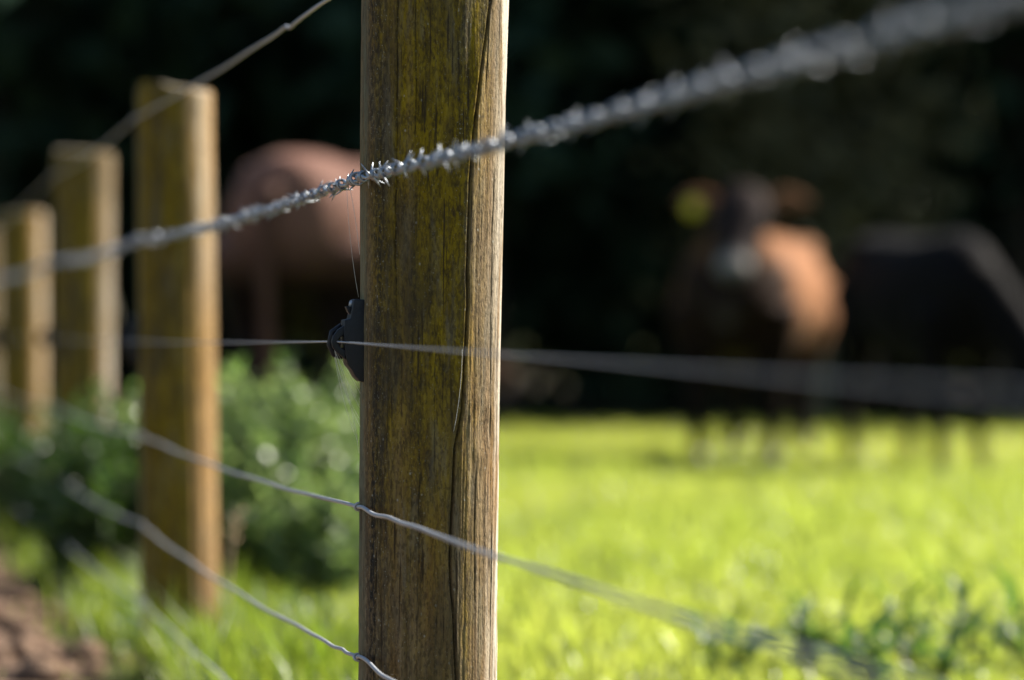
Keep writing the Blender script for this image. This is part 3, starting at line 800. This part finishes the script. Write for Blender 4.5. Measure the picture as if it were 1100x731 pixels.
def cow(loc, heading, scale, pose, coatf, label, tagged=False, seed=0, step=0.0, turn=0.0, girth=1.0):
    """local frame: +x forward, z up, withers about 1.15 m. pose: 'alert' or 'graze'"""
    root = empty('cow', loc, heading); root.scale = (scale, scale * girth, scale)
    tag(root, label, 'cow', 'cattle in the pasture')
    m = MB(); Yv = (0, 1, 0); Zv = (0, 0, 1)
    m.ellipse_loft([((x, 0, z), Yv, Zv, w, h) for x, z, w, h in (
        (-.80, .98, .06, .10), (-.76, .96, .15, .19), (-.66, .94, .22, .235), (-.48, .92, .265, .255), (-.25, .86, .285, .30), (0, .82, .30, .325),
        (.2, .825, .285, .325), (.38, .85, .245, .31), (.52, .87, .20, .27), (.64, .88, .15, .20), (.72, .88, .08, .11))])
    # hip bones, tail head
    for s in (-1, 1):
        m.ellipse_loft([((x, s * .17, z), Yv, Zv, w, w * .8) for x, z, w in ((-.58, 1.08, .02), (-.54, 1.09, .055), (-.46, 1.10, .065), (-.38, 1.08, .055), (-.32, 1.06, .02))], 10)
    if pose == 'alert':
        neck = [((.36, 0, .95), .19, .27), ((.52, 0, 1.02), .155, .22), ((.68, 0, 1.12), .125, .175), ((.82, 0, 1.22), .11, .145), ((.90, 0, 1.27), .09, .12)]
        poll = Vector((.86, 0, 1.335)); hd = Vector((.62, 0, -.78)).normalized()
    else:
        neck = [((.36, 0, .92), .19, .26), ((.56, 0, .86), .155, .22), ((.76, 0, .72), .125, .175), ((.94, 0, .55), .11, .145), ((1.04, 0, .46), .09, .12)]
        poll = Vector((1.02, 0, .50)); hd = Vector((.50, 0, -.866)).normalized()
    tw = (0, .12, .45, .8, 1.0)
    neck = [((c[0] - abs(turn) * .25 * tw[k], turn * tw[k], c[2]), w, h) for k, (c, w, h) in enumerate(neck)]
    poll = poll + Vector((-abs(turn) * .25, turn * 1.08, 0))
    secs = []
    for k, (c, w, h) in enumerate(neck):
        a = Vector(neck[max(k-1, 0)][0]); b = Vector(neck[min(k+1, len(neck)-1)][0]); d = (b - a).normalized()
        secs.append((c, Yv, Vector((-d.z, 0, d.x)), w, h))
    m.ellipse_loft(secs)
    hu = Vector((-hd.z, 0, hd.x)); hu = hu if (hu.x > 0) else -hu            # face normal (forward)
    Hs = [(-.03, .0, .05, .05), (.0, -.01, .095, .085), (.07, -.025, .115, .105), (.15, -.04, .12, .115), (.23, -.045, .095, .10), (.32, -.045, .073, .08), (.40, -.045, .07, .07), (.45, -.045, .075, .068), (.48, -.048, .06, .052), (.495, -.05, .03, .028)]
    m.ellipse_loft([(poll + hd * d + hu * o, Yv, hu, w, h) for d, o, w, h in Hs])
    # lower jaw
    m.ellipse_loft([(poll + hd * d + hu * o, Yv, hu, w, h) for d, o, w, h in ((.10, -.11, .05, .05), (.2, -.115, .055, .05), (.32, -.095, .045, .035), (.42, -.09, .04, .03), (.46, -.085, .02, .02))], 12)
    feet = []
    for s in (-1, 1):
        f = step * s
        hind = [((-.56, s*.14, .90), .17), ((-.47 + .2*f, s*.165, .70), .135), ((-.50 + .5*f, s*.165, .56), .088), ((-.63 + f, s*.155, .40), .056), ((-.625 + f, s*.15, .28), .042), ((-.60 + f, s*.15, .12), .042), ((-.57 + f, s*.15, .05), .046)]
        fore = [((.44, s*.13, .78), .15), ((.42, s*.155, .60), .10), ((.41 - .4*f, s*.15, .46), .068), ((.42 - .8*f, s*.145, .33), .054), ((.42 - f, s*.145, .22), .038), ((.425 - f, s*.145, .11), .040), ((.44 - f, s*.145, .05), .044)]
        for leg in (hind, fore):
            m.tube([p for p, q in leg], [q for p, q in leg], 12); feet.append(Vector(leg[-1][0]))
    # brisket, dewlap
    m.ellipse_loft([((x, 0, z), Yv, Zv, w, h) for x, z, w, h in ((.40, .62, .05, .05), (.50, .64, .11, .09), (.60, .70, .10, .10), (.68, .78, .05, .07))], 12)
    me = m.mesh('body'); tmp = bpy.data.objects.new('tmp_body', me); COL.objects.link(tmp)
    rm = tmp.modifiers.new('r', 'REMESH'); rm.mode = 'VOXEL'; rm.voxel_size = .016; rm.use_smooth_shade = True
    sm = tmp.modifiers.new('s', 'SMOOTH'); sm.factor = .6; sm.iterations = 9
    dg = bpy.context.evaluated_depsgraph_get()
    bm_ = bpy.data.meshes.new_from_object(tmp.evaluated_get(dg)); bpy.data.objects.remove(tmp)
    bm_.name = 'body'
    nv = len(bm_.vertices); co = np.zeros(nv * 3, np.float32); bm_.vertices.foreach_get('co', co); co = co.reshape(-1, 3)
    hdv = (co - np.array(poll)) @ np.array(hd); huv = (co - np.array(poll)) @ np.array(hu)
    ishead = 1 / (1 + np.exp(-(hdv * 14 + (co[:, 0] - poll.x) * 40 + 1.5))) * (co[:, 0] > .52)
    colr = coatf(co, hdv, ishead)
    ca = bm_.color_attributes.new('coat', 'FLOAT_COLOR', 'POINT'); ca.data.foreach_set('color', np.concatenate([np.clip(colr, 0, 1), np.ones((nv, 1))], 1).astype(np.float32).ravel())
    bm_.polygons.foreach_set('use_smooth', [True] * len(bm_.polygons)); bm_.materials.clear(); bm_.materials.append(M['coat'])
    link('body', bm_, None, root)
    def coated(mb, name, col, parent=root):
        me = mb.mesh(name); c = me.color_attributes.new('coat', 'FLOAT_COLOR', 'POINT'); c.data.foreach_set('color', list((*col, 1)) * len(me.vertices))
        return link(name, me, M['coat'], parent)
    c0 = colr[np.argmin(np.abs(co[:, 0]) + np.abs(co[:, 2] - .9))]; c0 = tuple(float(q) for q in c0)
    for s in (-1, 1):
        e = MB(); b = poll + hd * .035 + hu * -.04 + Vector((0, s * .085, 0)); d = Vector((-.15, s, -.05)).normalized()
        e.ellipse_loft([(b + d * a + Vector((0, 0, .02 * math.sin(a * 14))), Zv, Vector((1, 0, 0)), w, .012) for a, w in ((-.02, .02), (.03, .04), (.08, .055), (.13, .045), (.17, .02), (.18, .005))], 10)
        ear = coated(e, 'ear', tuple(q * .9 for q in c0))
        if tagged and s == tagged:
            g = MB(); q = b + d * .11 + Vector((.016, 0, -.012))
            g.ellipse_loft([(q + Vector((x, 0, 0)), Yv, Zv, .034, .046) for x in (0, .004)], 10); g.build('ear_tag', M['tag'], ear)
        g = MB(); q = poll + hd * .15 + hu * .0 + Vector((0, s * .102, 0))
        g.ellipse_loft([(q + Vector((0, s * x, 0)), hd, hu, w, w * .8) for x, w in ((-.01, .018), (.005, .02), (.014, .012), (.017, .003))], 10); g.build('eye', M['eye'], root)
    for p in feet:
        g = MB(); g.ellipse_loft([((p.x + x, p.y, z), (1, 0, 0), Yv, w, w * .8) for x, z, w in ((.025, 0, .062), (.02, .02, .060), (.01, .05, .052), (0, .072, .044))], 12); g.build('hoof', M['hoof'], root)
    g = MB(); tl = [(-.79, 0, 1.06), (-.815, .02, 1.0), (-.80, .03, .85), (-.775, .035, .65), (-.76, .03, .48), (-.76, .02, .36), (-.76, .02, .26)]
    g.tube(tl, [.035, .03, .024, .02, .03, .036, .008], 10); coated(g, 'tail', tuple(q * .7 for q in c0))
    return root

def brown_coat(base, belly_and_shade, head, muzzle=None, leg=None, chest_shade=0.0, zlo=.70):
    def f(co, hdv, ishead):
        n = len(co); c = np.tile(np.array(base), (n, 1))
        k = (np.clip((co[:, 2] - zlo) / .2, 0, 1) * (1 - chest_shade * np.clip((co[:, 0] - .34) / .12, 0, 1) * np.clip((1.12 - co[:, 2]) / .15, 0, 1)))[:, None]; c = np.array(leg or belly_and_shade) * (1 - k) + c * k  # dark legs, plus shade painted into lower flank and chest
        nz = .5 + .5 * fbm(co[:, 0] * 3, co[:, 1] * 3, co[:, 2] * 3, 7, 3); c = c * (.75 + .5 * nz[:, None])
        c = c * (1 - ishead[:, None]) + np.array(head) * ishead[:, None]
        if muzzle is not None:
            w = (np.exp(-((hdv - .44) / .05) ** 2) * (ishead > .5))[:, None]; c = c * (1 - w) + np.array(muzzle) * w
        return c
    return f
def heading(deg): return math.radians(deg)
# brown cow behind the sharp post: walks away to the left, lit rump to the right
cow(Vector((-.52, 12.8, 0)), heading(74), 1.015, 'graze', brown_coat((.20, .105, .078), (.012, .007, .006), (.10, .05, .035), None, None, 0, .74), 'brown cow seen from behind through the gap left of the sharp post', False, 1, .05)  # dark lower flank is shade painted into the coat colour
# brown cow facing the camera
cow(Vector((1.11, 18.0, 0)), heading(-103), .925, 'alert', brown_coat((.30, .14, .068), (.012, .007, .005), (.03, .02, .018), (.34, .31, .28), None, .95, .50), 'brown cow facing the camera with pale muzzle and yellow ear tag', -1, 2, .03, .08, 1.24)  # coat darkened over the chest to paint in its shaded side
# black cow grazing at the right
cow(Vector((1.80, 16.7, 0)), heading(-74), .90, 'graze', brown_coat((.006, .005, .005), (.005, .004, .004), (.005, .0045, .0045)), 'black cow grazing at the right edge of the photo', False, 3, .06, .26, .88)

# ------------------------------------------------------------------ trees of the dark wood
def tree(loc, h, rad, z0, nleaf, leaf, label, seed, trunk_r=.16, bark='bark', crown='crown', spread=.42):
    root = empty('woodland_tree', loc); r = np.random.default_rng(seed); rr = random.Random(seed)
    tag(root, label, 'tree', 'trees of the dark wood behind the cattle')
    m = MB(); lean = rr.uniform(-.04, .04)
    zs = np.linspace(-.1, h * .93, 9)
    m.tube([(lean * z + .05 * math.sin(z), .05 * math.cos(z * 1.3), z) for z in zs], [trunk_r * (1.25 if k == 0 else 1) * (1 - .9 * k / 8) for k in range(9)], 10)
    ends = []
    for k in range(16):
        z = z0 + (h * .85 - z0) * (k + .5) / 16; a = k * 2.4 + seed; L = rad * (1 - .55 * max(0, (z - z0)) / (h - z0)) * rr.uniform(.6, 1.0)
        e = Vector((math.cos(a) * L, math.sin(a) * L, z + L * rr.uniform(-.05, .35))); st = Vector((lean * z, 0, z))
        m.tube([st, st.lerp(e, .5) + Vector((0, 0, .12 * L)), e], [trunk_r * .35, trunk_r * .22, .012], 6); ends.append((st, e))
    m.build('trunk', M[bark], root)
    # leaf clumps around the limbs and through the crown volume
    nc = 90; C = []
    for k in range(nc):
        st, e = ends[k % 16]; q = st.lerp(e, rr.uniform(.25, 1.12)); C.append(q + Vector((rr.gauss(0, spread * .8), rr.gauss(0, spread * .8), rr.gauss(0, spread * .8))))
    C = np.array([tuple(c) for c in C]); idx = r.integers(0, nc, nleaf)
    P = C[idx] + r.normal(0, spread, (nleaf, 3)) * np.array([1, 1, .75]); P[:, 2] = np.maximum(P[:, 2], .15)
    D = r.normal(0, 1, (nleaf, 3)); D /= np.linalg.norm(D, axis=1)[:, None]
    f = leaf_obj('crown', P, D, leaf * r.uniform(.6, 1.3, nleaf), leaf * r.uniform(.4, .7, nleaf), M[crown], root, seed)
    f['kind'] = 'stuff'
TL = 'dark tree, one of the front row in the shaded wood behind the cattle'
TB = 'dark tree deep in the shaded wood behind the cattle'
k = 0
for x in np.arange(-16, 19.1, 3.2):
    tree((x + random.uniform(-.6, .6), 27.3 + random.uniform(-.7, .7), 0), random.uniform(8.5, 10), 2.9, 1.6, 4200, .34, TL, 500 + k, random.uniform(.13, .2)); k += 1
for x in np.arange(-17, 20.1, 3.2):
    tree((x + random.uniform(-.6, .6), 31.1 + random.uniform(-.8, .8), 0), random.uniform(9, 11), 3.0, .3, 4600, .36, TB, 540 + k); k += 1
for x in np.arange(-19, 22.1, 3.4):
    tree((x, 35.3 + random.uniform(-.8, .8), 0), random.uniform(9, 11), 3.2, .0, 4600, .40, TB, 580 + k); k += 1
tree((2.05, 25.4, 0), 5.2, .95, .9, 2600, .16, 'slender tree with dim olive-brown foliage between the brown and the black cow', 700, .05, 'pale_bark', crown='olive', spread=.24)
